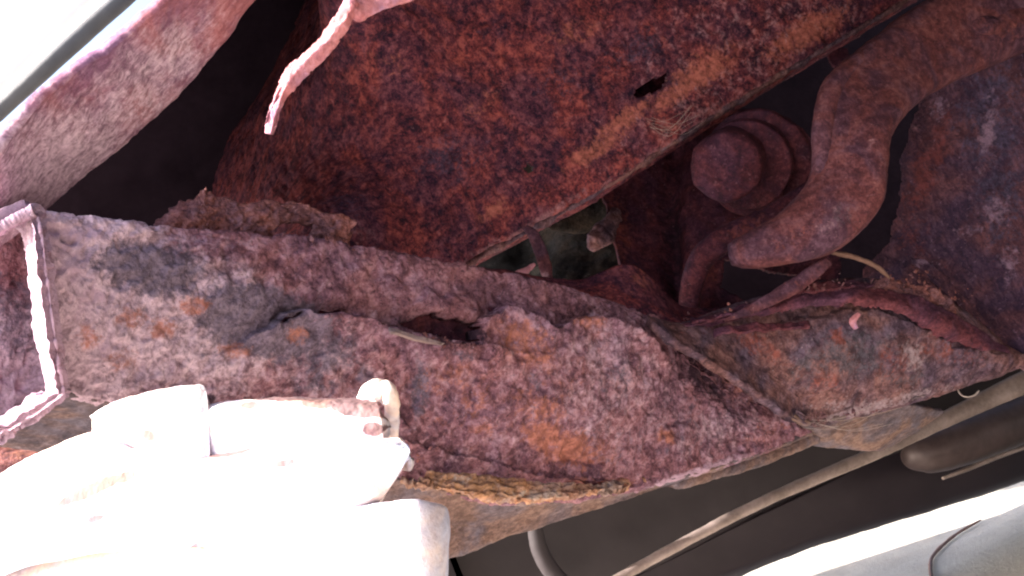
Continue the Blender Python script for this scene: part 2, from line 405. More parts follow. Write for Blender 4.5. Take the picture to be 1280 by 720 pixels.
# ------------------------------------------------------------------ the ground
gnd = link_mesh('ground', [(-60, -60, 0), (60, -60, 0), (60, 60, 0), (-60, 60, 0)], [(0, 1, 2, 3)], M_ground, smooth=False)
meta(gnd, 'pale concrete ground under and beyond the vehicle', 'ground', kind='structure')

# ------------------------------------------------------------------ upper frame rail: big dark plate running up to the right
E = [(250, 560, .47), (440, 420, .50), (580, 333, .525), (665, 286, .54), (750, 239, .555), (870, 161, .58), (1000, 80, .61), (1130, 3, .64), (1260, -72, .67)]
def off(P, dx, dy, dz): return [(x + dx, y + dy, d + dz) for x, y, d in P]
rail = empty('frame_rail', at(700, 260, .55), 'dark mottled rusty frame rail plate filling the upper middle, with a small torn slot', 'frame rail')
slot = [(792, 118), (800, 108), (813, 97), (826, 94), (836, 88), (835, 101), (829, 110), (815, 117), (803, 121)]
pin = [(655, 210), (661, 203), (668, 206), (669, 214), (661, 216)]
r0, r1, r2, r3 = off(E, 4, 5, .055), off(E, 4, 5, .02), off(E, -1, -2, .002), off(E, -9, -13, -.007)
r4 = [(205, 440, .68)] + off(E, -80, -100, -.016)[1:]
r5 = [(248, 232, .76), (310, 180, .66)] + off(E, -190, -225, .03)[2:3] + off(E, -190, -225, -.030)[3:]
r6 = [(318, 108, .80), (360, 68, .70), (402, 24, .62)] + off(E, -260, -305, -.040)[3:]
r7 = [(400, -60, .82), (420, -80, .73), (440, -102, .66), (460, -128, .60)] + off(E, -330, -390, -.050)[4:]
sheet('web', [r0, r1, r2, r3, r4, r5, r6, r7],
      540, 280, M_beam, rail, thick=.004, amp=.0016, freq=42, pits=.0012, fine=.0010, wob=3, holes=[slot, pin], seed=1, attrs={'orange': [(845, 115, 50, 16, -35), (780, 150, 60, 14, -35), (740, 190, 55, 14, -32), (880, 85, 60, 25, -30), (1010, 40, 70, 22, -30), (720, 40, 50, 22, -20, .7), (620, 262, 30, 12, -30, .9), (600, 130, 40, 20, -30, .6), (490, 80, 50, 30, 0, .5)],
             'grey': [(795, 60, 60, 30, -20, .7), (700, 100, 60, 35, -30, .6), (560, 200, 60, 40, 0, .7), (430, 260, 40, 40, 0, .6), (860, 100, 40, 20, -30, .7), (620, 30, 50, 25, 0, .4)],
             'dust_and_light': [(940, 50, 240, 110, -32, .22), (820, 150, 90, 40, -32, .22)], 'pale': [(870, 158, 200, 6, -32.5, .7), (660, 284, 110, 7, -33, .9), (800, 175, 130, 30, -32, .35), (880, 140, 28, 7, -30, .8), (450, 290, 30, 20, 30, .6), (610, 310, 60, 8, -32, .6)],  # dusty and pale tones also paint the rail's lit right end and edge
             'deep': [(430, 90, 40, 50, 0, .5), (660, 190, 20, 12, 0, .6), (540, 60, 30, 20, 0, .5), (400, 190, 30, 20, 0, .5), (720, 120, 30, 18, 0, .5)]})
_ml = [(-140, 366), (-80, 318), (-20, 276), (24, 240), (82, 190), (136, 140), (182, 100), (234, 48), (292, -12), (340, -64), (420, -150)]
bar('edge_lip', [(x - 1, y - 1, d + .001) for x, y, d in E[1:]], M_horn, rail, w=[.0020, .0024, .0026, .0022, .0022, .0024, .0026, .0026], t=[.004] * 8, nu=300, ns=12, amp=.0022, freq=90, fine=.0008, seed=3)
sheet('recess_sun_blocker', [[(x + 4, y + 2, d) for (x, y), d in zip(_ml, [.338, .345, .352, .358, .365, .37, .377, .385, .395, .405, .42])], [(x, y, .52) for x, y in _ml], [(x + 8, y + 7, .6) for x, y in _ml], [(x + 12, y + 10, .82) for x, y in _ml]], 120, 60, M_black, rail, thick=.004, seed=2)  # near-black recess wall, added to keep the sun out
sheet('recess_shade_back', [[(-60, 350, 0.704), (60, 160, 0.720), (150, 60, 0.728), (330, -160, 0.744)], [(60, 400, 0.720), (150, 250, 0.744), (260, 160, 0.744), (450, -100, 0.760)], [(240, 480, 0.608), (330, 330, 0.624), (420, 220, 0.640), (620, -60, 0.672)]], 60, 50, M_black, rail, thick=.004)  # added near-black sheet, its colour stands for the recess's shade

# ------------------------------------------------------------------ pink flange plate, upper left
_po = [(-14, 203), (6, 184), (30, 156), (57, 124), (82, 104), (112, 79), (138, 66), (166, 40), (214, -2), (270, -52)]
_pi = [(-14, 318), (4, 303), (34, 280), (72, 248), (104, 222), (142, 192), (184, 157), (236, 106), (318, 4), (356, -50)]
_pr = lambda f, d0: [(x0 + (x1 - x0) * f, y0 + (y1 - y0) * f, d0 + .004 * k) for k, ((x0, y0), (x1, y1)) in enumerate(zip(_po, _pi))]
plate = meta(sheet('flange_plate', [_pr(0, .305), _pr(.33, .316), _pr(.66, .327), _pr(.97, .338), _pr(1.0, .343)],
    300, 110, M_plate, thick=.005, amp=.0012, freq=60, fine=.00035, pits=.0005, wob=5, seed=5, bulges=[(100, 170, 40, 25, -40, .002), (220, 60, 50, 30, -45, -.002)],
    attrs={'dust_and_light': [(60, 220, 140, 80, -40, .95), (180, 110, 140, 60, -40, .6)], 'orange': [(250, 30, 50, 40, -40, .35)], 'deep': [(60, 215, 10, 4, -30, .6), (185, 130, 16, 3, -40, .6), (100, 150, 10, 4, -20, .5)]}),
    'pinkish dusty steel flange running diagonally across the upper left corner', 'steel flange')

# ------------------------------------------------------------------ lower box-section cross tube
tube = empty('cross_tube', at(500, 600, .42), 'rusty grey box-section tube with cut open left end and a long tear', 'chassis tube')
T = [(40, 266, .300), (120, 275, .318), (200, 284, .335), (300, 293, .357), (400, 304, .378), (500, 320, .402), (600, 338, .428), (680, 356, .448), (760, 372, .468), (840, 405, .488), (920, 465, .512), (1012, 526, .545)]
M1 = [(48, 322, .296), (126, 332, .313), (205, 345, .330), (305, 355, .352), (400, 368, .373), (500, 385, .396), (600, 402, .420), (680, 418, .440), (765, 432, .462), (845, 452, .484), (925, 490, .510), (1013, 529, .545)]
M2 = [(60, 400, .295), (134, 408, .312), (212, 418, .329), (310, 432, .351), (405, 446, .372), (505, 464, .394), (605, 480, .417), (690, 494, .438), (772, 502, .460), (850, 508, .484), (930, 520, .512), (1014, 532, .546)]
M3 = [(70, 462, .298), (142, 472, .315), (218, 486, .332), (315, 504, .354), (410, 524, .374), (510, 545, .395), (608, 566, .418), (695, 576, .438), (776, 574, .461), (856, 564, .486), (934, 552, .514), (1015, 536, .547)]
B = [(80, 494, .302), (150, 508, .319), (225, 528, .336), (320, 556, .358), (414, 580, .378), (512, 602, .399), (612, 624, .421), (700, 624, .441), (782, 610, .464), (862, 594, .489), (938, 572, .517), (1016, 541, .549)]
B2 = [(79, 497, .310), (149, 511, .327), (224, 531, .344), (319, 559, .366), (413, 583, .386), (511, 604, .409), (611, 625, .431), (699, 624, .451), (781, 610, .474), (861, 594, .499), (937, 573, .527), (1016, 542, .559)]
T0 = [(x + 3, y + 2, d + .012) for x, y, d in T]; T00 = [(x + 16, y + 10, d + .06) for x, y, d in T]
tear = [(340, 402), (352, 394), (372, 391), (392, 388), (405, 389), (440, 396), (482, 408), (540, 422), (575, 432), (594, 434)]
lip = [(594, 436), (597, 412), (603, 398), (618, 385), (632, 386), (650, 396), (672, 408), (692, 412), (708, 402), (722, 396), (742, 397), (770, 404), (800, 425)]
gash = [(508, 402), (522, 397), (546, 392), (566, 396), (590, 402), (600, 402), (597, 415), (593, 433), (570, 429), (545, 421), (524, 412)]
gash2 = [(398, 388), (406, 383), (412, 387), (430, 387), (446, 393), (430, 394), (408, 392)]
gash3 = [(344, 404), (350, 398), (358, 400), (366, 394), (374, 393), (372, 397), (360, 403), (350, 407)]
sheet('front_wall', [T00, T0, T, M1, M2, M3, B, B2], 640, 290, M_tube, tube, thick=.0055, amp=.0015, freq=48, pits=.0018, fine=.0013, wob=9, seed=11,
      ledges=[(tear, .0085, 30), (lip, .010, 50), ([(470, 440), (480, 470), (476, 500), (500, 520)], .0018, 16), ([(500, 545), (560, 560), (640, 585), (720, 598), (790, 604)], .002, 18)],
      grooves=[([(76, 296), (84, 302), (95, 303)], .003, 4), ([(700, 575), (720, 578), (748, 579)], .0022, 2.6), ([(805, 507), (808, 514), (818, 518)], .002, 2.6), ([(834, 533), (848, 530), (862, 529)], .002, 2.6),
               ([(715, 603), (740, 606), (775, 604)], .004, 4), ([(344, 406), (352, 398), (374, 392)], .003, 4), ([(270, 335), (300, 350)], .0018, 5),
               ([(836, 405), (900, 455), (960, 500), (1012, 526)], .006, 12), ([(470, 340), (520, 352), (560, 365)], .0015, 6), ([(90, 315), (105, 322), (112, 312)], .0012, 4)],
      holes=[gash, gash2, gash3, [(440, 393), (472, 400), (510, 408), (509, 412), (470, 404), (441, 396)]], bulges=[(545, 408, 60, 18, 12, -.007), (415, 386, 40, 8, 0, -.003), (700, 480, 110, 80, 20, .006), (300, 375, 40, 25, 20, .002), (770, 375, 60, 20, 20, -.004), (640, 370, 90, 16, 12, -.004), (520, 590, 60, 30, 0, -.002), (880, 500, 50, 70, -40, -.006)],
      dents=[(896, 470, 90, 18, 37, .009)],
      attrs={'dust_and_light': [(90, 380, 130, 150, 0, 1.5), (230, 410, 150, 100, 10, .9), (380, 450, 150, 60, 12, .4), (100, 285, 120, 24, 4, 1.2), (750, 480, 120, 100, 0, .32), (600, 500, 300, 120, 0, .2), (900, 540, 80, 30, -20, .4)], 'grey': [(190, 335, 75, 38, 12, 1.4), (330, 405, 85, 44, 12, 1.9), (400, 440, 60, 36, 10, .9), (250, 445, 40, 26, 0, .5), (145, 400, 60, 60, 0, .4), (455, 470, 16, 22, 0, .9), (525, 490, 14, 40, 0, .9), (575, 445, 18, 9, 0, .8), (657, 480, 12, 22, 0, .5), (870, 530, 110, 60, -20, .45), (770, 560, 60, 40, 0, .5), (760, 470, 60, 60, 0, .5), (400, 480, 80, 25, 10, .6)],  # paler left end: dusty tone also paints light from the open side
             'orange': [(165, 398, 24, 18, 0, .95), (200, 412, 26, 16, 0, .9), (240, 382, 28, 14, 0, 1.0), (150, 450, 30, 20, 0, .9), (290, 440, 30, 14, 0, .9), (110, 420, 24, 20, 0, .8), (640, 430, 40, 35, 0, .8), (632, 420, 14, 14, 0, 1.1), (668, 500, 60, 60, 20, .65), (700, 555, 75, 28, 20, 1.05), (660, 450, 24, 24, 0, .9), (590, 520, 60, 50, 0, .55), (832, 545, 18, 14, 0, 1), (560, 480, 60, 40, 0, .55), (720, 405, 30, 12, 0, .8), (370, 420, 22, 14, 0, .8), (930, 480, 22, 40, -35, .75), (960, 540, 40, 18, -20, .5), (740, 605, 70, 12, 0, .8)],
             'pale': [(95, 290, 60, 14, 5, 1.2), (60, 290, 22, 30, 0, 1.3), (90, 330, 30, 40, 0, .9), (120, 380, 50, 60, 0, .65), (240, 300, 120, 10, 5, .55), (140, 435, 30, 16, 0, .8), (240, 480, 120, 30, 10, .45), (800, 480, 16, 14, 30, .8), (745, 440, 50, 40, 0, .7), (760, 520, 80, 60, 0, .45), (985, 525, 40, 20, -20, .5), (860, 595, 90, 8, -18, 1.2), (640, 620, 60, 10, 0, .9), (745, 395, 10, 8, 0, .9)],  # pale strip along the lower right edge paints its highlight
             'deep': [(280, 370, 40, 22, 20, .55), (560, 420, 50, 22, 15, .9), (520, 400, 30, 12, 0, .8), (590, 420, 12, 20, 0, 1), (890, 470, 70, 22, 40, .9), (300, 345, 30, 6, 10, .8), (80, 300, 14, 6, 0, .9), (190, 490, 30, 10, 10, .5), (265, 500, 24, 10, 0, .7), (740, 385, 20, 14, 0, .7), (815, 395, 40, 40, 0, .5)]})  # dark tone also paints shade in the tear and beside the overlapping section
# the cut edge of the tube, its hollow inside and the underside
sheet('inner_wall', [[(-24, 294, .352), (10, 286, .36), (60, 283, .372), (330, 300, .42), (640, 345, .47)], [(-24, 414, .354), (10, 410, .362), (70, 410, .376), (330, 440, .42), (640, 470, .47)], [(-24, 524, .348), (10, 518, .356), (70, 510, .37), (330, 560, .42), (640, 610, .47)]],
      150, 70, M_tube, tube, thick=.004, amp=.0018, freq=60, pits=.002, fine=.0007, seed=13,
      attrs={'dust_and_light': [(20, 460, 90, 80, 0, 1.5)], 'grey': [(10, 400, 70, 60, 0, .9)], 'pale': [(20, 480, 60, 22, 0, .7), (10, 400, 40, 14, 0, .4)], 'deep': [(20, 310, 60, 34, 0, .7)]})  # paler low and darker high, painting the light inside the tube
L = [(-8, 556, .345), (70, 570, .355), (170, 600, .365), (300, 640, .385), (420, 675, .405), (545, 698, .43), (640, 670, .45), (730, 642, .468), (800, 618, .485), (870, 596, .505), (945, 574, .53), (1018, 545, .562)]
MB_ = [tuple((np.array(a) + np.array(b)) / 2 + np.array([0, 3, 0])) for a, b in zip(B2, L)]
LL = [(x, y - 6, d + .004) for x, y, d in L]
sheet('bottom_wall', [B, MB_, L, [(x, y - 14, d + .012) for x, y, d in L]], 360, 90, M_beige, tube, thick=.004, amp=.0009, freq=50, fine=.0006, wob=3, seed=15,
      attrs={'orange': [(600, 605, 110, 22, 5, .4), (700, 622, 80, 12, 0, .3)], 'deep': [(560, 660, 30, 10, 0, .3)], 'pale': [(640, 625, 60, 10, 0, .9)]})
sheet('top_wall', [[(-16, 291, .293), (10, 280, .297), (40, 268, .302)], [(-10, 289, .325), (15, 280, .332), (52, 270, .345)], [(-4, 296, .365), (25, 288, .372), (70, 280, .38)]], 60, 30, M_tube, tube, thick=.005, amp=.0007, seed=16, attrs={'pale': [(20, 280, 80, 30, 0, 1)]})
_ce = [(-14, 292, .2935), (8, 279, .2955), (24, 271, .2965), (38, 265, .2975), (42, 264, .2975), (46, 276, .2965), (50, 300, .294), (54, 330, .291), (62, 395, .290), (70, 450, .292), (76, 484, .2955), (77, 491, .2965), (70, 497, .299), (38, 520, .311), (8, 538, .321), (-14, 549, .325)]
sheet('cut_edge', [[(x - 21, y + (9 if i < 4 else -9 if i > 11 else 0), d + .022) for i, (x, y, d) in enumerate(_ce)], [(x + 2, y, d) for x, y, d in _ce], [(x + 1, y + (0 if i > 4 else 2), d + .0025) for i, (x, y, d) in enumerate(_ce)]],
      320, 20, M_tube, tube, thick=.0025, amp=.0022, freq=75, fine=.0008, wob=2, seed=18, attrs={'pale': [(40, 400, 200, 300, 0, 1.1)]})
sheet('tear_backing', [[(320, 370, 0.380), (400, 372, 0.394), (500, 380, 0.410), (640, 385, 0.433)], [(320, 400, 0.382), (400, 400, 0.396), (500, 412, 0.412), (640, 420, 0.435)], [(320, 425, 0.382), (400, 430, 0.396), (500, 440, 0.412), (640, 450, 0.435)]], 160, 50, M_deep, tube, thick=.002, amp=.004, freq=60, fine=.0015, seed=20)  # added dark backing, colours the tear's hollow as shaded
sheet('torn_lip', [[(486, 409, 0.3830), (500, 413, 0.3845), (520, 419, 0.3875), (540, 424, 0.3905), (556, 429, 0.3935)], [(489, 415, 0.3815), (503, 419, 0.3835), (521, 425, 0.3865), (538, 429, 0.3895), (552, 432, 0.3925)]], 40, 8, M_beige, tube, thick=.0015, amp=.0006, freq=150, seed=19, attrs={'pale': [(520, 420, 60, 20, 0, 1)]})
sheet('rust_lip', [[(496, 586, 0.3915), (560, 590, 0.4005), (630, 596, 0.4115), (700, 602, 0.4265), (770, 604, 0.4475), (832, 597, 0.4675)], [(490, 600, 0.3845), (560, 612, 0.3945), (635, 622, 0.4065), (705, 620, 0.4225), (775, 608, 0.4445), (834, 600, 0.4675)], [(486, 602, 0.3905), (560, 618, 0.4005), (640, 631, 0.4125), (710, 627, 0.4285), (780, 611, 0.4495), (836, 602, 0.4695)]],
      220, 50, M_lip, tube, thick=.003, amp=.003, freq=75, fine=.0020, pits=.001, wob=6, ragged=('v1 u0 u1', .3, 160), seed=21,
      grooves=[([(505, 598), (560, 606), (640, 616), (700, 614)], .0010, 2.5), ([(520, 606), (590, 618), (650, 623)], .0008, 2), ([(560, 596), (640, 606), (720, 610), (780, 604)], .0010, 2.5), ([(640, 600), (700, 604), (760, 604)], .0008, 2)],
      attrs={'orange': [(600, 605, 110, 24, 5, .9)], 'pale': [(670, 618, 40, 9, 0, 1), (560, 600, 50, 9, 0, .6)]})

# ------------------------------------------------------------------ flaking scale lying on the tube's upper edge
meta(sheet('rust_scale', [[(192, 284, .36), (214, 262, .362), (240, 244, .364), (258, 227, .366), (272, 240, .369), (300, 252, .374), (340, 252, .381), (385, 256, .388), (428, 268, .396), (446, 280, .4)],
                        [(188, 292, .352), (214, 278, .355), (240, 268, .358), (258, 258, .362), (276, 262, .366), (304, 270, .371), (344, 274, .378), (388, 280, .386), (428, 290, .393), (448, 296, .398)],
                        [(186, 300, .35), (214, 296, .352), (240, 294, .355), (258, 294, .36), (276, 298, .364), (304, 302, .369), (344, 304, .377), (390, 306, .384), (428, 310, .391), (450, 316, .396)]],
      170, 60, M_scale, thick=.005, amp=.004, freq=70, fine=.0022, pits=.003, wob=8, ragged=('v0 u1', .12, 120), seed=23,
      holes=[[(338, 285), (352, 278), (394, 276), (392, 286), (384, 296), (352, 298)]]),
     'crumbly tan crust of rust scale piled on the top edge of the tube', 'rust scale')

# ------------------------------------------------------------------ hanging sliver of rust
fl = empty('rust_sliver', at(445, -5, .29), 'pale salmon sliver of rust hanging down in front of the dark rail', 'rust sliver')
sheet('long_strip', [[(434, -10, .292), (412, 30, .289), (385, 62, .286), (358, 88, .284), (341, 115, .283), (334, 140, .282), (330, 166, .282)], [(442, 0, .289), (430, 24, .286), (404, 54, .283), (376, 84, .281), (356, 110, .280), (345, 140, .280), (338, 167, .281)], [(454, 6, .292), (443, 26, .289), (420, 62, .286), (390, 92, .285), (365, 116, .284), (349, 142, .283), (342, 166, .282)]],
      130, 24, M_flake, fl, thick=.0022, amp=.0014, freq=120, fine=.0005, wob=3, ragged=('v0 v1', .05, 190), seed=25)
sheet('side_strip', [[(436, -8, .292), (450, -8, .294), (475, -14, .297), (505, -24, .30), (540, -40, .305)], [(438, 10, .289), (452, 16, .291), (475, 10, .294), (505, 0, .297), (540, -18, .302)], [(440, 24, .291), (450, 27, .293), (464, 17, .296), (498, 7, .30), (540, -10, .304)]],
      50, 24, M_flake, fl, thick=.0025, amp=.0012, freq=120, seed=27)

# ------------------------------------------------------------------ right lower frame section, leaf-shaped with curled layers
horn = empty('frame_section', at(1060, 520, .56), 'leaf-shaped rusted frame section with curled delaminated layers along its top edge', 'frame section')
tp = [(812, 398, .474), (850, 405, .492), (905, 388, .515), (980, 366, .53), (1060, 352, .545), (1130, 358, .56), (1200, 385, .575), (1262, 432, .59), (1330, 470, .61)]
md = [(858, 432, .468), (894, 440, .487), (935, 440, .507), (1000, 430, .520), (1072, 425, .534), (1140, 425, .548), (1210, 436, .565), (1270, 448, .585), (1330, 474, .605)]
bt = [(982, 517, .514), (1010, 527, .532), (1038, 522, .545), (1080, 512, .551), (1125, 502, .558), (1172, 489, .567), (1220, 475, .578), (1280, 456, .592), (1340, 436, .608)]
sheet('side_wall', [[(x, y + 4, d + .05) for x, y, d in tp], tp, md, bt, [(x, y + 1, d + .012) for x, y, d in bt]], 300, 130, M_horn, horn, thick=.005, amp=.0016, freq=48, pits=.0012, fine=.0007, wob=6, seed=31,
      bulges=[(1040, 450, 110, 50, -5, .006)], ledges=[([(990, 402), (1040, 392), (1090, 386), (1120, 398), (1150, 410), (1190, 432), (1240, 440)], .003, 24)],
      attrs={'grey': [(1060, 440, 60, 40, 0, .8), (1000, 450, 40, 30, 0, .6), (1120, 470, 50, 20, 0, .6)], 'orange': [(1040, 420, 14, 14, 0, 1), (1020, 470, 30, 20, 0, .7), (1180, 440, 60, 20, 10, .7), (940, 430, 50, 20, 30, .7), (1110, 450, 30, 30, 0, .7), (890, 412, 40, 10, -10, .5)],
             'pale': [(1140, 440, 26, 26, 0, .8), (1100, 505, 120, 10, -15, .9), (1060, 400, 40, 8, 0, .5), (1040, 505, 30, 16, 0, .7)], 'deep': [(880, 440, 40, 10, 40, .7), (1000, 400, 60, 8, -8, .5), (1005, 515, 18, 10, 0, .8)]})
sheet('bottom_flange', [bt, [(1006, 540, .555), (1030, 548, .56), (1062, 552, .567), (1100, 545, .575), (1140, 528, .583), (1180, 510, .592), (1226, 492, .602), (1285, 470, .616), (1340, 448, .63)], [(1004, 553, .58), (1030, 559, .585), (1064, 563, .592), (1104, 562, .598), (1146, 540, .606), (1184, 520, .615), (1228, 500, .625), (1285, 476, .638), (1340, 452, .65)]],
      200, 50, M_beige, horn, thick=.003, amp=.0012, freq=60, fine=.0006, seed=33, keep=[(990, 500), (1300, 430), (1300, 440), (1130, 505), (1180, 515), (1100, 575), (990, 560)])
sheet('rust_layer', [[(838, 406, .496), (880, 396, .502), (930, 380, .508), (985, 366, .515), (1050, 356, .525), (1120, 364, .54), (1180, 386, .555), (1225, 412, .57), (1258, 434, .582)],
                     [(842, 410, .488), (884, 402, .492), (935, 390, .498), (990, 380, .505), (1052, 372, .515), (1118, 380, .53), (1176, 404, .545), (1222, 430, .562), (1260, 438, .58)],
                     [(846, 412, .492), (888, 408, .496), (940, 402, .502), (995, 394, .509), (1055, 388, .52), (1112, 396, .533), (1166, 420, .55), (1215, 438, .566), (1262, 441, .582)]],
      230, 40, M_red, horn, thick=.003, amp=.0034, freq=60, fine=.0004, wob=4, ragged=('v1', .3, 100), seed=35)
sheet('rust_layer', [[(862, 398, .497), (905, 386, .505), (960, 368, .512), (1010, 352, .52), (1060, 347, .53), (1090, 352, .54)],
                     [(866, 404, .488), (908, 393, .495), (962, 378, .502), (1012, 364, .51), (1062, 357, .52), (1094, 358, .532)]],
      130, 20, M_red, horn, thick=.002, amp=.0036, freq=70, ragged=('v0 v1', .25, 110), seed=37)
sheet('rust_layer', [[(892, 412, .492), (930, 404, .498), (975, 402, .505), (1012, 400, .513)], [(894, 420, .488), (932, 414, .492), (976, 410, .5), (1014, 406, .509)]], 90, 16, M_red, horn, thick=.002, amp=.0034, freq=90, ragged=('v1', .3, 140), seed=38)
sheet('crust_edge', [[(1092, 352, .537), (1112, 344, .543), (1140, 352, .55), (1172, 362, .558), (1196, 376, .565)], [(1088, 362, .532), (1112, 360, .538), (1142, 368, .545), (1174, 380, .553), (1200, 394, .562)]], 90, 24, M_scale, horn, thick=.004, amp=.005, freq=100, fine=.0014, pits=.002, wob=6, ragged=('v0 v1', .3, 130), seed=39)

# ------------------------------------------------------------------ sheet wall at the right
wall = empty('inner_wing_panel', at(1200, 420, .64), 'blue brown rusted sheet panel at the right edge behind the hook', 'sheet panel')
sheet('panel_skin', [[(1010, 20, .72), (1100, 30, .69), (1190, 40, .66), (1290, 30, .63), (1380, 20, .61)], [(1010, 180, .71), (1100, 180, .68), (1190, 180, .65), (1290, 170, .625), (1380, 160, .61)], [(1000, 310, .70), (1090, 320, .665), (1180, 330, .635), (1290, 330, .615), (1380, 330, .6)], [(1000, 440, .66), (1090, 440, .63), (1180, 445, .61), (1290, 450, .6), (1380, 460, .59)]],
      200, 220, M_wall, wall, thick=.003, amp=.003, freq=26, fine=.0005, pits=.0007, seed=41, wob=6, keep=[(1400, -20), (1215, 62), (1178, 92), (1152, 112), (1138, 150), (1128, 200), (1124, 250), (1112, 300), (1080, 336), (1070, 470), (1400, 500)], bulges=[(1150, 110, 50, 60, 20, -.008)],
      attrs={'grey': [(1240, 150, 60, 110, 0, .7), (1250, 260, 50, 70, 0, .8), (1110, 260, 30, 40, 0, .4)], 'orange': [(1160, 210, 24, 90, 20, .9), (1140, 290, 30, 40, 0, .7), (1200, 340, 60, 40, 0, .3)], 'pale': [(1236, 160, 12, 40, 10, 1), (1245, 265, 24, 22, 20, .8), (1210, 290, 50, 10, -20, .6), (1172, 130, 12, 20, 0, .8), (1262, 330, 20, 30, 0, .6), (1235, 120, 10, 16, 0, .7)], 'deep': [(1130, 130, 44, 60, 20, .9), (1080, 290, 40, 60, 0, .9), (1120, 200, 16, 60, 0, .8)]})  # dark patches paint shade beside the hook
sheet('peeled_strip', [[(1140, 325, .606), (1156, 322, .606), (1180, 340, .604), (1205, 366, .6), (1232, 396, .597), (1256, 424, .594)], [(1138, 333, .612), (1156, 344, .606), (1174, 364, .602), (1200, 388, .598), (1228, 414, .595), (1262, 436, .592)]], 100, 24, M_wall, wall, thick=.002, amp=.002, freq=70, wob=4, ragged=('v0 v1', .22, 120), seed=43, attrs={'pale': [(1160, 330, 30, 20, 0, .5)]})

# ------------------------------------------------------------------ tow hook
hook = empty('tow_hook', at(925, 318, .50), 'thick bent rusty tow hook curving down beside the bolt', 'tow hook')
bar('hook_bar', [(1400, -14, .62), (1330, -6, .61), (1262, 10, .595), (1198, 40, .575), (1138, 74, .555), (1092, 112, .535), (1068, 158, .52), (1062, 206, .512), (1052, 246, .508), (1020, 280, .505), (975, 303, .503), (935, 314, .502), (914, 318, .502)], M_hook, hook,
    w=[.035, .034, .032, .029, .0255, .0235, .0215, .0205, .0208, .0190, .0135, .0100, .0065], t=[.016] * 10 + [.014, .011, .006], expo=3.6, nu=240, ns=56, amp=.0016, freq=45, fine=.0006, seed=51,
    attrs={'orange': [(1250, 40, 60, 30, 0, .35), (1000, 290, 60, 14, -35, .4)], 'pale': [(1050, 245, 12, 26, 20, .6), (1030, 290, 20, 16, 0, .5)], 'deep': [(1090, 110, 12, 20, 0, .3)], 'grey': [(1050, 270, 40, 24, -30, .9), (1050, 200, 20, 60, 0, .3)]})
bar('side_ridge', [(1230, 22, 0.574), (1160, 40, 0.559), (1098, 66, 0.541), (1052, 96, 0.525), (1034, 130, 0.515), (1028, 170, 0.509), (1026, 210, 0.506), (1012, 246, 0.503), (980, 275, 0.501), (940, 296, 0.501)], M_hook, hook,
    w=[.004, .006, .007, .007, .0065, .006, .0055, .005, .0045, .003], expo=2.2, nu=150, ns=20, amp=.001, freq=60, seed=53)
sheet('cracked_scale', [[(1140, 52, .548), (1165, 36, .553), (1195, 22, .56), (1222, 12, .566), (1260, 4, .575), (1310, -4, .585)], [(1146, 68, .541), (1172, 54, .547), (1200, 42, .553), (1230, 34, .56), (1266, 26, .568), (1314, 20, .58)], [(1152, 84, .548), (1180, 74, .553), (1206, 66, .56), (1238, 58, .566), (1272, 54, .574), (1318, 52, .585)]],
      110, 50, M_hook, hook, thick=.003, amp=.0018, freq=55, fine=.0005, wob=5, ragged=('u0 v1', .14, 120), grooves=[([(1142, 50), (1165, 32), (1195, 20), (1208, 14)], .004, 4), ([(1208, 36), (1220, 46), (1234, 50)], .003, 4)], seed=55, attrs={'orange': [(1250, 30, 60, 30, 0, .45)]})

# ------------------------------------------------------------------ bolt with its washers
bolt = empty('mounting_bolt', at(905, 205, .55), 'large rusted bolt head on a round washer left of the hook', 'bolt')
ax = -(at(905, 205, .55) - CM[:3, 3]); ax = ax / np.linalg.norm(ax) + 0.30 * (at(900, 205, .55) - at(905, 205, .55)) / .0025 * 1.0 + 0.25 * (at(905, 210, .55) - at(905, 205, .55)) / .0025
disc('washer', 947, 203, .585, ax, [(.004, 0), (.020, 0), (.032, .0), (.0355, .002), (.036, .006), (.034, .009), (.026, .010), (.010, .010)], M_deep, bolt, ns=96, seed=61)
disc('collar', 935, 203, .575, ax, [(.004, 0), (.026, 0), (.029, .002), (.0295, .008), (.0275, .0105), (.018, .011), (.006, .011)], M_deep, bolt, ns=96, seed=62)
disc('bolt_head', 912, 204, .562, ax, [(.004, -.004), (.021, -.004), (.0228, 0), (.0228, .010), (.0215, .0135), (.018, .0155), (.011, .017), (.004, .0172)], M_deep, bolt, ns=96, sides=6, amp=.0022, seed=63)

# ------------------------------------------------------------------ bracket behind the bolt
br = empty('bolt_bracket', at(820, 400, .6), 'folded dark red rusty bracket carrying the bolt', 'bracket')
sheet('bracket_plate', [[(700, 60, .70), (800, 60, .69), (900, 70, .67), (1000, 60, .66), (1060, 60, .65)], [(735, 200, .66), (800, 200, .655), (900, 200, .635), (1000, 200, .63), (1080, 200, .63)], [(768, 300, .62), (815, 300, .625), (880, 300, .61), (980, 300, .615), (1090, 300, .62)], [(800, 410, .55), (835, 410, .565), (890, 400, .585), (980, 390, .60), (1100, 390, .60)]],
      200, 200, M_deep, br, thick=.004, amp=.0018, freq=45, fine=.0005, keep=[(752, 235), (760, 150), (800, 100), (1150, -40), (1085, 110), (1064, 180), (1060, 250), (1040, 420), (790, 420), (770, 330)], wob=4, seed=71, holes=[[(880, 150), (930, 118), (985, 82), (1030, 60), (1046, 90), (1040, 150), (1034, 205), (1016, 176), (985, 146), (945, 134), (905, 138)], [(905, 322), (960, 338), (1010, 345), (1000, 372), (940, 380), (900, 360)]],
      grooves=[([(842, 190), (835, 260), (842, 330), (860, 395)], .012, 14)], attrs={'orange': [(775, 290, 18, 60, -10, .8), (880, 340, 30, 30, 0, .8), (760, 400, 60, 20, 0, .5)], 'deep': [(840, 300, 20, 90, 0, .8), (960, 345, 60, 30, 0, .9), (980, 130, 50, 30, 0, .7)]})  # dark patches paint shade in the fold and hollow
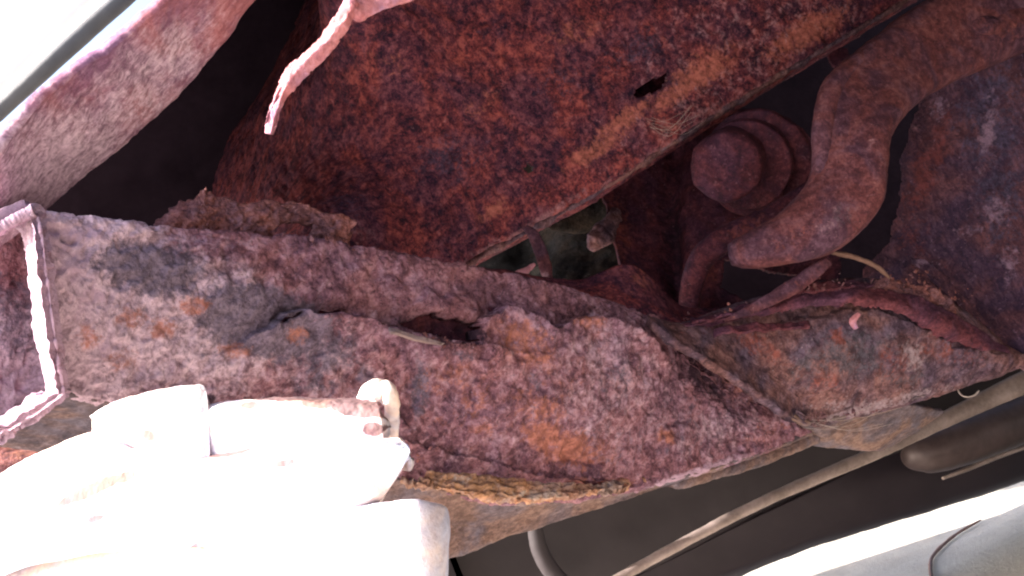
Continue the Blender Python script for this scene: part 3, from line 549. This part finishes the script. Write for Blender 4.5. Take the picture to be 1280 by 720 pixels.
bar('curved_lip', [(1030, 215, .565), (1015, 240, .56), (985, 262, .556), (945, 282, .553), (905, 300, .552), (878, 322, .553), (866, 350, .556), (862, 385, .56)], M_deep, br, w=[.006, .008, .009, .009, .0085, .008, .0075, .007], expo=2.5, nu=110, ns=20, amp=.0014, freq=60, seed=73, attrs={'orange': [(930, 285, 60, 20, -30, .7)]})
sheet('lower_web', [[(560, 330, .50), (640, 338, .51), (720, 350, .52), (790, 330, .53), (850, 380, .545), (900, 385, .56)], [(570, 350, .47), (650, 365, .48), (730, 375, .49), (800, 385, .50), (850, 400, .51), (900, 410, .53)], [(570, 380, .46), (650, 390, .47), (730, 400, .478), (800, 412, .487), (850, 425, .5), (900, 430, .52)]],
      160, 50, M_beam, br, thick=.003, amp=.0014, freq=60, seed=75, attrs={'orange': [(800, 345, 30, 30, 0, .6), (740, 380, 60, 20, 0, .4)], 'pale': [(745, 372, 5, 5, 0, .9), (796, 318, 5, 7, 0, 1)]})

# ------------------------------------------------------------------ dirt and scraps seen through the gap
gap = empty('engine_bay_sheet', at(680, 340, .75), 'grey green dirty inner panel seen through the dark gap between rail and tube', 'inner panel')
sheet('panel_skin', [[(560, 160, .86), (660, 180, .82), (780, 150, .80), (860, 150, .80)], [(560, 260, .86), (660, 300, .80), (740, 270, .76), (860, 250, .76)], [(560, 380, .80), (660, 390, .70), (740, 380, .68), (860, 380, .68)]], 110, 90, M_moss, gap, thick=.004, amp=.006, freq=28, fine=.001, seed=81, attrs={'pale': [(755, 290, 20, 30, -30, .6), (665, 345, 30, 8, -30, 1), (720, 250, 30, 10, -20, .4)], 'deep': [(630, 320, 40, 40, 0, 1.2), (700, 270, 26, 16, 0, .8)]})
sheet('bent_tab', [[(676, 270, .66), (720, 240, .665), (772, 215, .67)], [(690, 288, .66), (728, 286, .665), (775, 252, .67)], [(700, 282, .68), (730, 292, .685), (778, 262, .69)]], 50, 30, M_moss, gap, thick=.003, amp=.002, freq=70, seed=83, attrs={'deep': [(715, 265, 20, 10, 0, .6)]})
meta(bar('rust_splinter', [(657, 284, .53), (668, 296, .528), (677, 318, .525), (682, 336, .522), (685, 349, .52)], M_hook, None, w=[.002, .0034, .004, .0038, .0026], t=[.0014] * 5, nu=50, ns=12, amp=.0006, freq=150, seed=85, attrs={'pale': [(682, 345, 8, 8, 0, 1)]}),
     'thin rusty splinter standing across the dark gap under the rail', 'rust splinter')
meta(bar('pale_flake', [(636, 352, .515), (646, 346, .516), (658, 339, .518), (668, 330, .52)], M_flake, None, w=[.0012, .0026, .0022, .0008], t=[.001] * 4, nu=40, ns=10, amp=.001, freq=160, seed=86),
     'small pale flake at the left end of the dark gap beside the upright rust splinter', 'flake')
meta(bar('rust_clod', [(738, 312, .62), (750, 296, .62), (762, 280, .625), (770, 262, .63)], M_horn, None, w=[.003, .008, .0085, .004], t=[.004, .008, .008, .004], nu=60, ns=18, amp=.005, freq=70, fine=.0015, seed=88),
     'lumpy brown clod of rust and dirt lodged at the right end of the dark gap', 'rust clod')
meta(bar('scrap_strip', [(905, 400, .498), (940, 386, .498), (985, 362, .5), (1012, 344, .502), (1036, 326, .505)], M_hook, None, w=[.001, .003, .0042, .0044, .0028], t=[.001] * 5, expo=3, nu=70, ns=12, amp=.0006, freq=120, seed=87, attrs={'orange': [(1000, 350, 50, 20, 0, .5)]}),
     'narrow flat strip of rusty scrap lying on the curled layers below the hook', 'rust strip')
meta(bar('twig', [(1040, 316, .53), (1062, 320, .53), (1085, 328, .532), (1102, 338, .535), (1112, 348, .54)], M_twig, None, w=[.0012, .0016, .0015, .0013, .0008], nu=50, ns=10, amp=.0005, freq=200, seed=89),
     'thin brown twig bent under the tip of the hook', 'twig')
meta(bar('splinter', [(1070, 411, .522), (1066, 401, .523), (1074, 392, .524)][::-1], M_flake, None, w=[.0012, .0022, .0014], t=[.0008] * 3, nu=24, ns=10, amp=.0003, seed=91),
     'tiny pale splinter stuck on the leaf-shaped frame section', 'splinter')

# ------------------------------------------------------------------ loose crumbs of rust on the ledges
rc = np.random.RandomState(11); cv, cf = [], []
for path, spread, num in (([(850, 404, .492), (930, 384, .500), (1000, 362, .510), (1060, 350, .520)], 7, 70), ([(1090, 352, .533), (1150, 356, .547), (1200, 378, .56)], 12, 70),
                          ([(500, 416, .392), (560, 428, .401), (594, 432, .407)], 5, 40), ([(200, 290, .348), (300, 296, .362), (440, 306, .386)], 9, 90), ([(470, 500, .384), (500, 560, .385), (540, 585, .392)], 10, 30), ([(1000, 520, .53), (1040, 518, .537), (1100, 505, .547)], 6, 30)):
    L_ = cr(np.array(path, float), 60)
    for _ in range(num):
        x, y, d = L_[rc.randint(60)]
        c = at(x + rc.randn() * spread, y + rc.randn() * spread * .6, d - .001 * rc.rand())
        r = .0006 + .0016 * rc.rand() ** 2.5
        pts = rc.randn(6, 3); pts /= np.linalg.norm(pts, axis=1, keepdims=True); ax_ = np.array([1, .75, .5]) * r
        base = np.array([[1, 0, 0], [-1, 0, 0], [0, 1, 0], [0, -1, 0], [0, 0, 1], [0, 0, -1]]) + .35 * pts
        rot = np.linalg.qr(rc.randn(3, 3))[0]
        n0 = len(cv); cv += list(c + (base * ax_) @ rot)
        cf += [tuple(n0 + k for k in t) for t in ((0, 2, 4), (2, 1, 4), (1, 3, 4), (3, 0, 4), (2, 0, 5), (1, 2, 5), (3, 1, 5), (0, 3, 5))]
meta(link_mesh('rust_crumbs', cv, cf, M_scale, smooth=False), 'loose crumbs and grains of rust scattered along the ledges and torn edges', 'rust crumbs', kind='stuff')

# ------------------------------------------------------------------ cobwebs
web = empty('cobweb', at(855, 150, .56), 'fine cobweb threads on the lower edge of the rail below the torn slot', 'cobweb')
rr = np.random.RandomState(3)
for k in range(8):
    x0, y0 = 795 + rr.rand() * 30, 140 + rr.rand() * 25; x1, y1 = 855 + rr.rand() * 30, 125 + rr.rand() * 30
    bar('silk_thread', [(x0, y0, .563), ((x0 + x1) / 2, (y0 + y1) / 2 + 10 + rr.rand() * 12, .56), (x1, y1, .563)], M_silk, web, w=[.00006 + .00005 * rr.rand()] * 3, nu=16, ns=5, amp=0, fine=0)
web2 = empty('cobweb', at(1040, 525, .54), 'sparse cobweb threads under the joint of tube and leaf-shaped section', 'cobweb')
for k in range(9):
    x0, y0 = 985 + rr.rand() * 50, 515 + rr.rand() * 30; x1, y1 = 1040 + rr.rand() * 90, 500 + rr.rand() * 40
    bar('silk_thread', [(x0, y0, .535), ((x0 + x1) / 2, (y0 + y1) / 2 + 4 + rr.rand() * 8, .538), (x1, y1, .546)], M_silk, web2, w=[.00006 + .00005 * rr.rand()] * 3, nu=16, ns=5, amp=0, fine=0)
meta(bar('loose_thread', [(1196, 482, .61), (1200, 492, .605), (1208, 496, .6), (1218, 494, .6), (1224, 488, .6)], M_silk, None, w=[.0005] * 5, nu=30, ns=6, amp=0), 'short curled pale thread hanging below the right frame section', 'thread')

# ------------------------------------------------------------------ floor pan, brake line and exhaust pipe, lower right
pan = empty('floor_pan', at(900, 640, .9), 'dusty black underbody panel with a rounded lower edge behind the tube', 'floor panel')
sheet('upper_panel', [[(420, 560, 0.720), (640, 540, 0.748), (860, 500, 0.804), (1080, 450, 0.860), (1400, 400, 0.944)], [(420, 680, 0.720), (640, 650, 0.762), (860, 600, 0.818), (1080, 540, 0.874), (1400, 440, 0.958)], [(420, 830, 0.734), (640, 760, 0.762), (860, 690, 0.818), (1080, 590, 0.874), (1400, 450, 0.958)], [(420, 850, 0.776), (640, 780, 0.804), (860, 710, 0.860), (1080, 610, 0.916), (1400, 470, 1.000)]],
      200, 90, M_under, pan, thick=.003, amp=.003, freq=14, fine=.0003, seed=101, attrs={'pale': [(1000, 700, 40, 20, 0, .2)]})
sheet('lower_panel', [[(560, 800, 0.760), (760, 735, 0.793), (960, 640, 0.837), (1130, 565, 0.870), (1400, 440, 0.936)], [(560, 880, 0.771), (800, 760, 0.798), (980, 675, 0.843), (1140, 620, 0.875), (1400, 540, 0.936)], [(640, 860, 0.782), (820, 762, 0.809), (985, 690, 0.848), (1140, 640, 0.881), (1400, 562, 0.942)], [(650, 866, 0.798), (830, 768, 0.832), (990, 694, 0.870), (1145, 644, 0.903), (1400, 566, 0.964)]],
      200, 90, M_under_low, pan, thick=.004, amp=.002, freq=16, fine=.0003, seed=103, bulges=[(1150, 545, 110, 26, -22, -.02)], attrs={'orange': [(1010, 640, 60, 20, -20, .5)], 'pale': [(930, 700, 60, 5, -20, .8)]})
meta(bar('brake_line', [(700, 766, .64), (780, 719, .66), (860, 675, .68), (940, 634, .70), (1020, 598, .72), (1090, 568, .735), (1180, 525, .76), (1280, 478, .78), (1380, 430, .80)], M_line, None, w=[.0036, .0037, .0039, .0043, .0048, .0056, .0068, .0095, .0115], t=[.0036] * 9, expo=2.2, nu=160, ns=20, amp=.0006, freq=40, seed=105, attrs={'pale': [(1045, 590, 30, 8, -20, 1.2), (1000, 612, 40, 6, -20, .8), (900, 655, 80, 5, -25, .6)], 'deep': [(1200, 510, 60, 6, -25, .4)]}),
     'long thin bare metal line running diagonally across the lower right', 'brake line')
ex = empty('exhaust_pipe', at(1140, 575, .9), 'brown pipe with a rounded end tucked under the floor panel at the right', 'pipe')
bar('pipe_body', [(1136, 574, 0.840), (1146, 570, 0.830), (1170, 563, 0.830), (1215, 547, 0.840), (1280, 522, 0.860), (1400, 475, 0.900)], M_pipe, ex, w=[.006, .016, .0205, .0225, .0235, .026], expo=2, nu=110, ns=40, amp=.0006, freq=30, seed=107)
bar('seam', [(1178, 598, 0.812), (1210, 586, 0.815), (1250, 570, 0.820), (1300, 552, 0.830), (1400, 512, 0.860)], M_line, ex, w=[.0016, .002, .002, .002, .002], nu=60, ns=10, amp=.0002, seed=108, attrs={'pale': [(1220, 580, 80, 20, -20, 1)]})
meta(bar('rubber_hose', [(664, 620, .66), (668, 655, .66), (674, 685, .66), (684, 706, .66), (700, 726, .662), (730, 760, .67)], M_under, None, w=[.0055, .006, .0064, .0066, .0066, .0066], nu=60, ns=20, amp=.0004, seed=109, attrs={'pale': [(676, 690, 8, 30, 0, .5)]}),
     'short bent dusty hose hanging from the dark panel under the tube', 'hose')

# ------------------------------------------------------------------ sunlit clamp bracket, lower left
cl = empty('exhaust_clamp', at(280, 700, 0.2182), 'flaking pale painted clamp bracket glaring in direct sun, lower left', 'clamp')
sheet('saddle_lug', [[(112, 520, 0.2713), (130, 508, 0.2720), (160, 496, 0.2704), (200, 487, 0.2670), (236, 481, 0.2633), (252, 480, 0.2624)], [(116, 526, 0.2605), (134, 514, 0.2602), (164, 502, 0.2587), (203, 494, 0.2554), (240, 488, 0.2526), (258, 490, 0.2523)], [(114, 560, 0.2569), (134, 552, 0.2552), (166, 546, 0.2523), (206, 545, 0.2479), (242, 546, 0.2452), (262, 548, 0.2445)], [(112, 610, 0.2573), (134, 606, 0.2552), (168, 604, 0.2519), (208, 603, 0.2475), (244, 602, 0.2449), (262, 600, 0.2445)]],
      110, 80, M_clamp, cl, thick=.006, amp=.0007, freq=60, fine=.0003, wob=2, seed=111, attrs={'orange': [(187, 545, 12, 9, 30, 2.55), (225, 486, 40, 5, -5, 1.50), (140, 510, 20, 4, -30, 1.50)]})
sheet('strap', [[(250, 506, 0.2598), (300, 500, 0.2545), (360, 497, 0.2474), (420, 497, 0.2413), (470, 501, 0.2361)], [(250, 512, 0.2508), (300, 507, 0.2455), (360, 504, 0.2384), (420, 504, 0.2323), (474, 508, 0.2283)], [(248, 545, 0.2471), (300, 540, 0.2415), (360, 535, 0.2354), (420, 532, 0.2293), (478, 534, 0.2256)], [(246, 590, 0.2465), (300, 580, 0.2415), (360, 570, 0.2354), (420, 560, 0.2293), (480, 552, 0.2262)]],
      130, 70, M_clamp, cl, thick=.005, amp=.0008, freq=70, fine=.0004, wob=2, seed=113, attrs={'orange': [(448, 510, 40, 12, 8, 4.2), (400, 504, 26, 8, 0, 3.2), (312, 507, 16, 6, 0, 2.6), (466, 536, 14, 10, 0, 3.6), (380, 499, 90, 4, 0, 3.0)]})
bar('pin', [(489, 556, .243), (490, 535, .240), (490, 512, .238), (488, 492, .237), (484, 484, .239)], M_clamp, cl, w=[.0016, .0018, .0019, .0019, .0012], t=[.003] * 5, expo=3, nu=60, ns=20, amp=.0006, freq=160, seed=115)
bar('pin', [(456, 500, .244), (460, 492, .241), (467, 487, .240), (474, 486, .240), (480, 490, .242), (483, 500, .245)], M_clamp, cl, w=[.002, .0024, .0026, .0026, .0022, .0016], nu=50, ns=20, amp=.0012, freq=180, seed=116, attrs={'orange': [(482, 494, 6, 12, 0, 2.6)]})
sheet('clamp_half', [[(-80, 640, 0.2808), (0, 592, 0.2750), (60, 560, 0.2709), (118, 540, 0.2662), (170, 560, 0.2566), (240, 570, 0.2476), (310, 560, 0.2407), (370, 551, 0.2346), (440, 546, 0.2286), (500, 547, 0.2245)], [(-78, 650, 0.2704), (2, 602, 0.2646), (62, 570, 0.2595), (120, 552, 0.2538), (172, 570, 0.2452), (242, 581, 0.2352), (312, 571, 0.2283), (373, 562, 0.2230), (444, 556, 0.2169), (512, 565, 0.2143)],
                     [(-60, 700, 0.2611), (20, 660, 0.2543), (70, 640, 0.2510), (126, 630, 0.2457), (178, 632, 0.2391), (246, 634, 0.2305), (314, 630, 0.2239), (376, 622, 0.2184), (440, 612, 0.2146), (492, 602, 0.2150)], [(-40, 740, 0.2594), (30, 710, 0.2545), (78, 700, 0.2506), (130, 690, 0.2460), (182, 688, 0.2393), (250, 684, 0.2308), (318, 676, 0.2242), (380, 664, 0.2197), (430, 648, 0.2175), (468, 633, 0.2194)]],
      260, 110, M_clamp, cl, thick=.006, amp=.0007, freq=50, fine=.0003, wob=3, seed=117, holes=[],
      attrs={'orange': [(355, 579, 16, 6, -10, 2.85), (115, 612, 52, 9, -24, 3.30), (155, 596, 16, 7, -24, 3.30), (280, 565, 44, 7, -8, 3.00), (120, 648, 14, 6, -15, 2.55), (240, 685, 12, 5, -30, 2.25), (490, 585, 24, 30, 20, 1.0), (452, 604, 30, 6, -60, 1.4)]})
sheet('clamp_end', [[(500, 547, 0.2245), (506, 552, 0.2254), (514, 566, 0.2269)], [(484, 585, 0.2185), (492, 590, 0.2210), (502, 590, 0.2251)], [(464, 628, 0.2202), (470, 635, 0.2221), (478, 626, 0.2256)]], 40, 50, M_clamp, cl, thick=.004, amp=.0004, seed=118, attrs={'orange': [(492, 580, 30, 40, 0, 1.20)]})
bar('muffler_can', [(14, 664, .287), (22, 676, .281), (60, 700, .272), (140, 722, .26), (250, 732, .244), (380, 728, .226), (480, 718, .212), (530, 712, .207), (548, 712, .214)], M_clamp, cl, w=[.003, .008, .0145, .0175, .018, .0175, .0168, .016, .014], t=[.003, .007, .009, .01, .01, .01, .006, .004, .0025], expo=3.2, nu=150, ns=48, amp=.0006, freq=60, seed=119,
    attrs={'orange': [(40, 690, 18, 9, 20, 3.00), (58, 680, 14, 4, -10, 2.70), (120, 650, 12, 6, 0, 2.25)]})

# ------------------------------------------------------------------ rusty sill behind the tube's open end
meta(sheet('sill_flange', [[(-120, 545, .40), (0, 548, .40), (120, 556, .41), (240, 580, .42)], [(-120, 590, .38), (0, 590, .38), (120, 590, .39), (240, 610, .40)], [(-120, 760, .36), (0, 740, .36), (120, 720, .37), (240, 700, .38)]], 100, 70, M_scale, thick=.004, amp=.003, freq=50, seed=121, attrs={'orange': [(20, 560, 60, 20, 0, .7)], 'deep': [(20, 690, 60, 40, 0, 1), (10, 570, 40, 10, 0, .6)]}),
     'orange brown rusty sill flange behind the clamp at the left edge', 'sill')

# ------------------------------------------------------------------ white bumper beyond, upper left
bp = empty('bumper', at(0, 130, .97), 'white bumper with a grey strip painting the shade of its lower lip, outside in the bright upper left corner', 'bumper')
(sheet('bumper_skin', [[(-300, -60, 1.5), (-120, -160, 1.55), (60, -280, 1.6), (300, -420, 1.68)], [(-190, 160, 1.0), (-50, 50, 1.04), (60, -50, 1.08), (210, -190, 1.16)], [(-150, 215, .92), (-20, 100, .95), (92, -4, .99), (246, -142, 1.07)], [(-122, 250, .95), (4, 134, .98), (120, 22, 1.03), (278, -112, 1.11)], [(-114, 262, 1.04), (10, 144, 1.08), (126, 30, 1.13), (284, -102, 1.21)]],
      90, 70, M_white, bp, thick=.004, amp=.0002, fine=0, seed=131))
bar('lip_shade_strip', [(-120, 250, .95), (-40, 176, .93), (0, 139, .93), (60, 84, .93), (110, 38, .94), (160, -6, .95), (280, -112, 1.0)], M_lip_shade, bp, w=[.0085, .0085, .008, .0085, .009, .009, .009], expo=2.4, nu=80, amp=.0003)  # added strip, its grey stands for shade under the bumper lip

# ------------------------------------------------------------------ vehicle floor overhead and bulkhead behind, plus added unseen light blockers
body = empty('vehicle_floor', at(640, -200, .9), 'dark underbody floor and bulkhead closing the space above and behind, plus added unseen light blockers', 'floor panel')
A_, B_ = at(300, -70, .40), at(345, -70, 1.04)
fl_pts = [A_ + np.array([.12, -1.7, -.03]), A_, B_]
def slab(name, rows, mat, parent, n=24, thick=.004):
    def lin(A):
        u = np.linspace(0, len(A) - 1, n); i = np.minimum(u.astype(int), len(A) - 2); t = (u - i)[:, None, None]
        return A[i] * (1 - t) + A[i + 1] * t
    G = np.swapaxes(lin(np.swapaxes(lin(np.array(rows, float)), 0, 1)), 0, 1); P = G + np.array([0, 0, 1.0]) * (.002 * fbm(G, 12, 3))[..., None]
    V = np.concatenate([P.reshape(-1, 3), P.reshape(-1, 3) + np.array([.0, .003, thick])])
    m = n * n; i = np.arange(m).reshape(n, n)
    q = np.stack([i[:-1, :-1], i[:-1, 1:], i[1:, 1:], i[1:, :-1]], -1).reshape(-1, 4)
    rim = np.concatenate([i[0], i[1:, -1], i[-1, -2::-1], i[-2:0:-1, 0]]); r2 = np.roll(rim, -1)
    return link_mesh(name, V, np.concatenate([q, q[:, ::-1] + m, np.stack([r2, rim, rim + m, r2 + m], 1)]), mat, parent)
slab('floor_skin', [fl_pts, [p + np.array([.5, 0, .02]) for p in fl_pts], [p + np.array([1.6, 0, .0]) for p in fl_pts]], M_under, body)
_bx = [B_[0] - .01, .13, .22, 1.6]
_by = [.855 + .32 * (x - _bx[0]) for x in _bx]
slab('bulkhead', [[(x, y, B_[2] + .03) for x, y in zip(_bx, _by)], [(x, y, .5) for x, y in zip(_bx, _by)], [(x, y, z) for x, y, z in zip(_bx, _by, (.30, .30, .14, .14))]], M_black, body)  # slanted away from the sun, near-black to paint the dark gaps
slab('ground_shadow_blocker', [[(-.13, .74, z), (-.13, .90, z), (-.13, y, z)] for z, y in ((.13, 1.095), (.24, 1.012), (.33, .945), (.44, .862))], M_under, body)  # added unseen panel, its edge shaped to cast the ground shadow line
slab('rear_light_blocker', [[(.06, -.95, z), (.4, -.95, z), (.84, -.95, z)] for z in (.10, .35, .60)], M_under, body)  # added unseen slab behind the camera, cuts fill light
slab('side_light_blocker', [[(.80, -1.4, .62), (.80, -.2, .64), (.80, 1.0, .7)], [(.82, -1.4, .35), (.82, -.2, .35), (.82, 1.0, .35)], [(.78, -1.4, .14), (.78, -.2, .14), (.78, .9, .14)]], M_under, body)  # added unseen slab at the right, blocks sky light
# thin stem on the ground
def ground_pt(px, py, z=.003):
    c = CM[:3, 3]; v = at(px, py, 1.0) - c
    return c + v * ((z - c[2]) / v[2])
meta(bar('dry_stem', [ground_pt(1226, 650), ground_pt(1195, 668), ground_pt(1170, 690), ground_pt(1163, 706), ground_pt(1167, 740)], M_twig, None, w=[.0008, .0014, .0018, .0018, .0016], nu=50, ns=8, amp=.0006, seed=141, world=True),
     'thin dark bent stem lying on the pale ground in the lower right corner', 'stem')
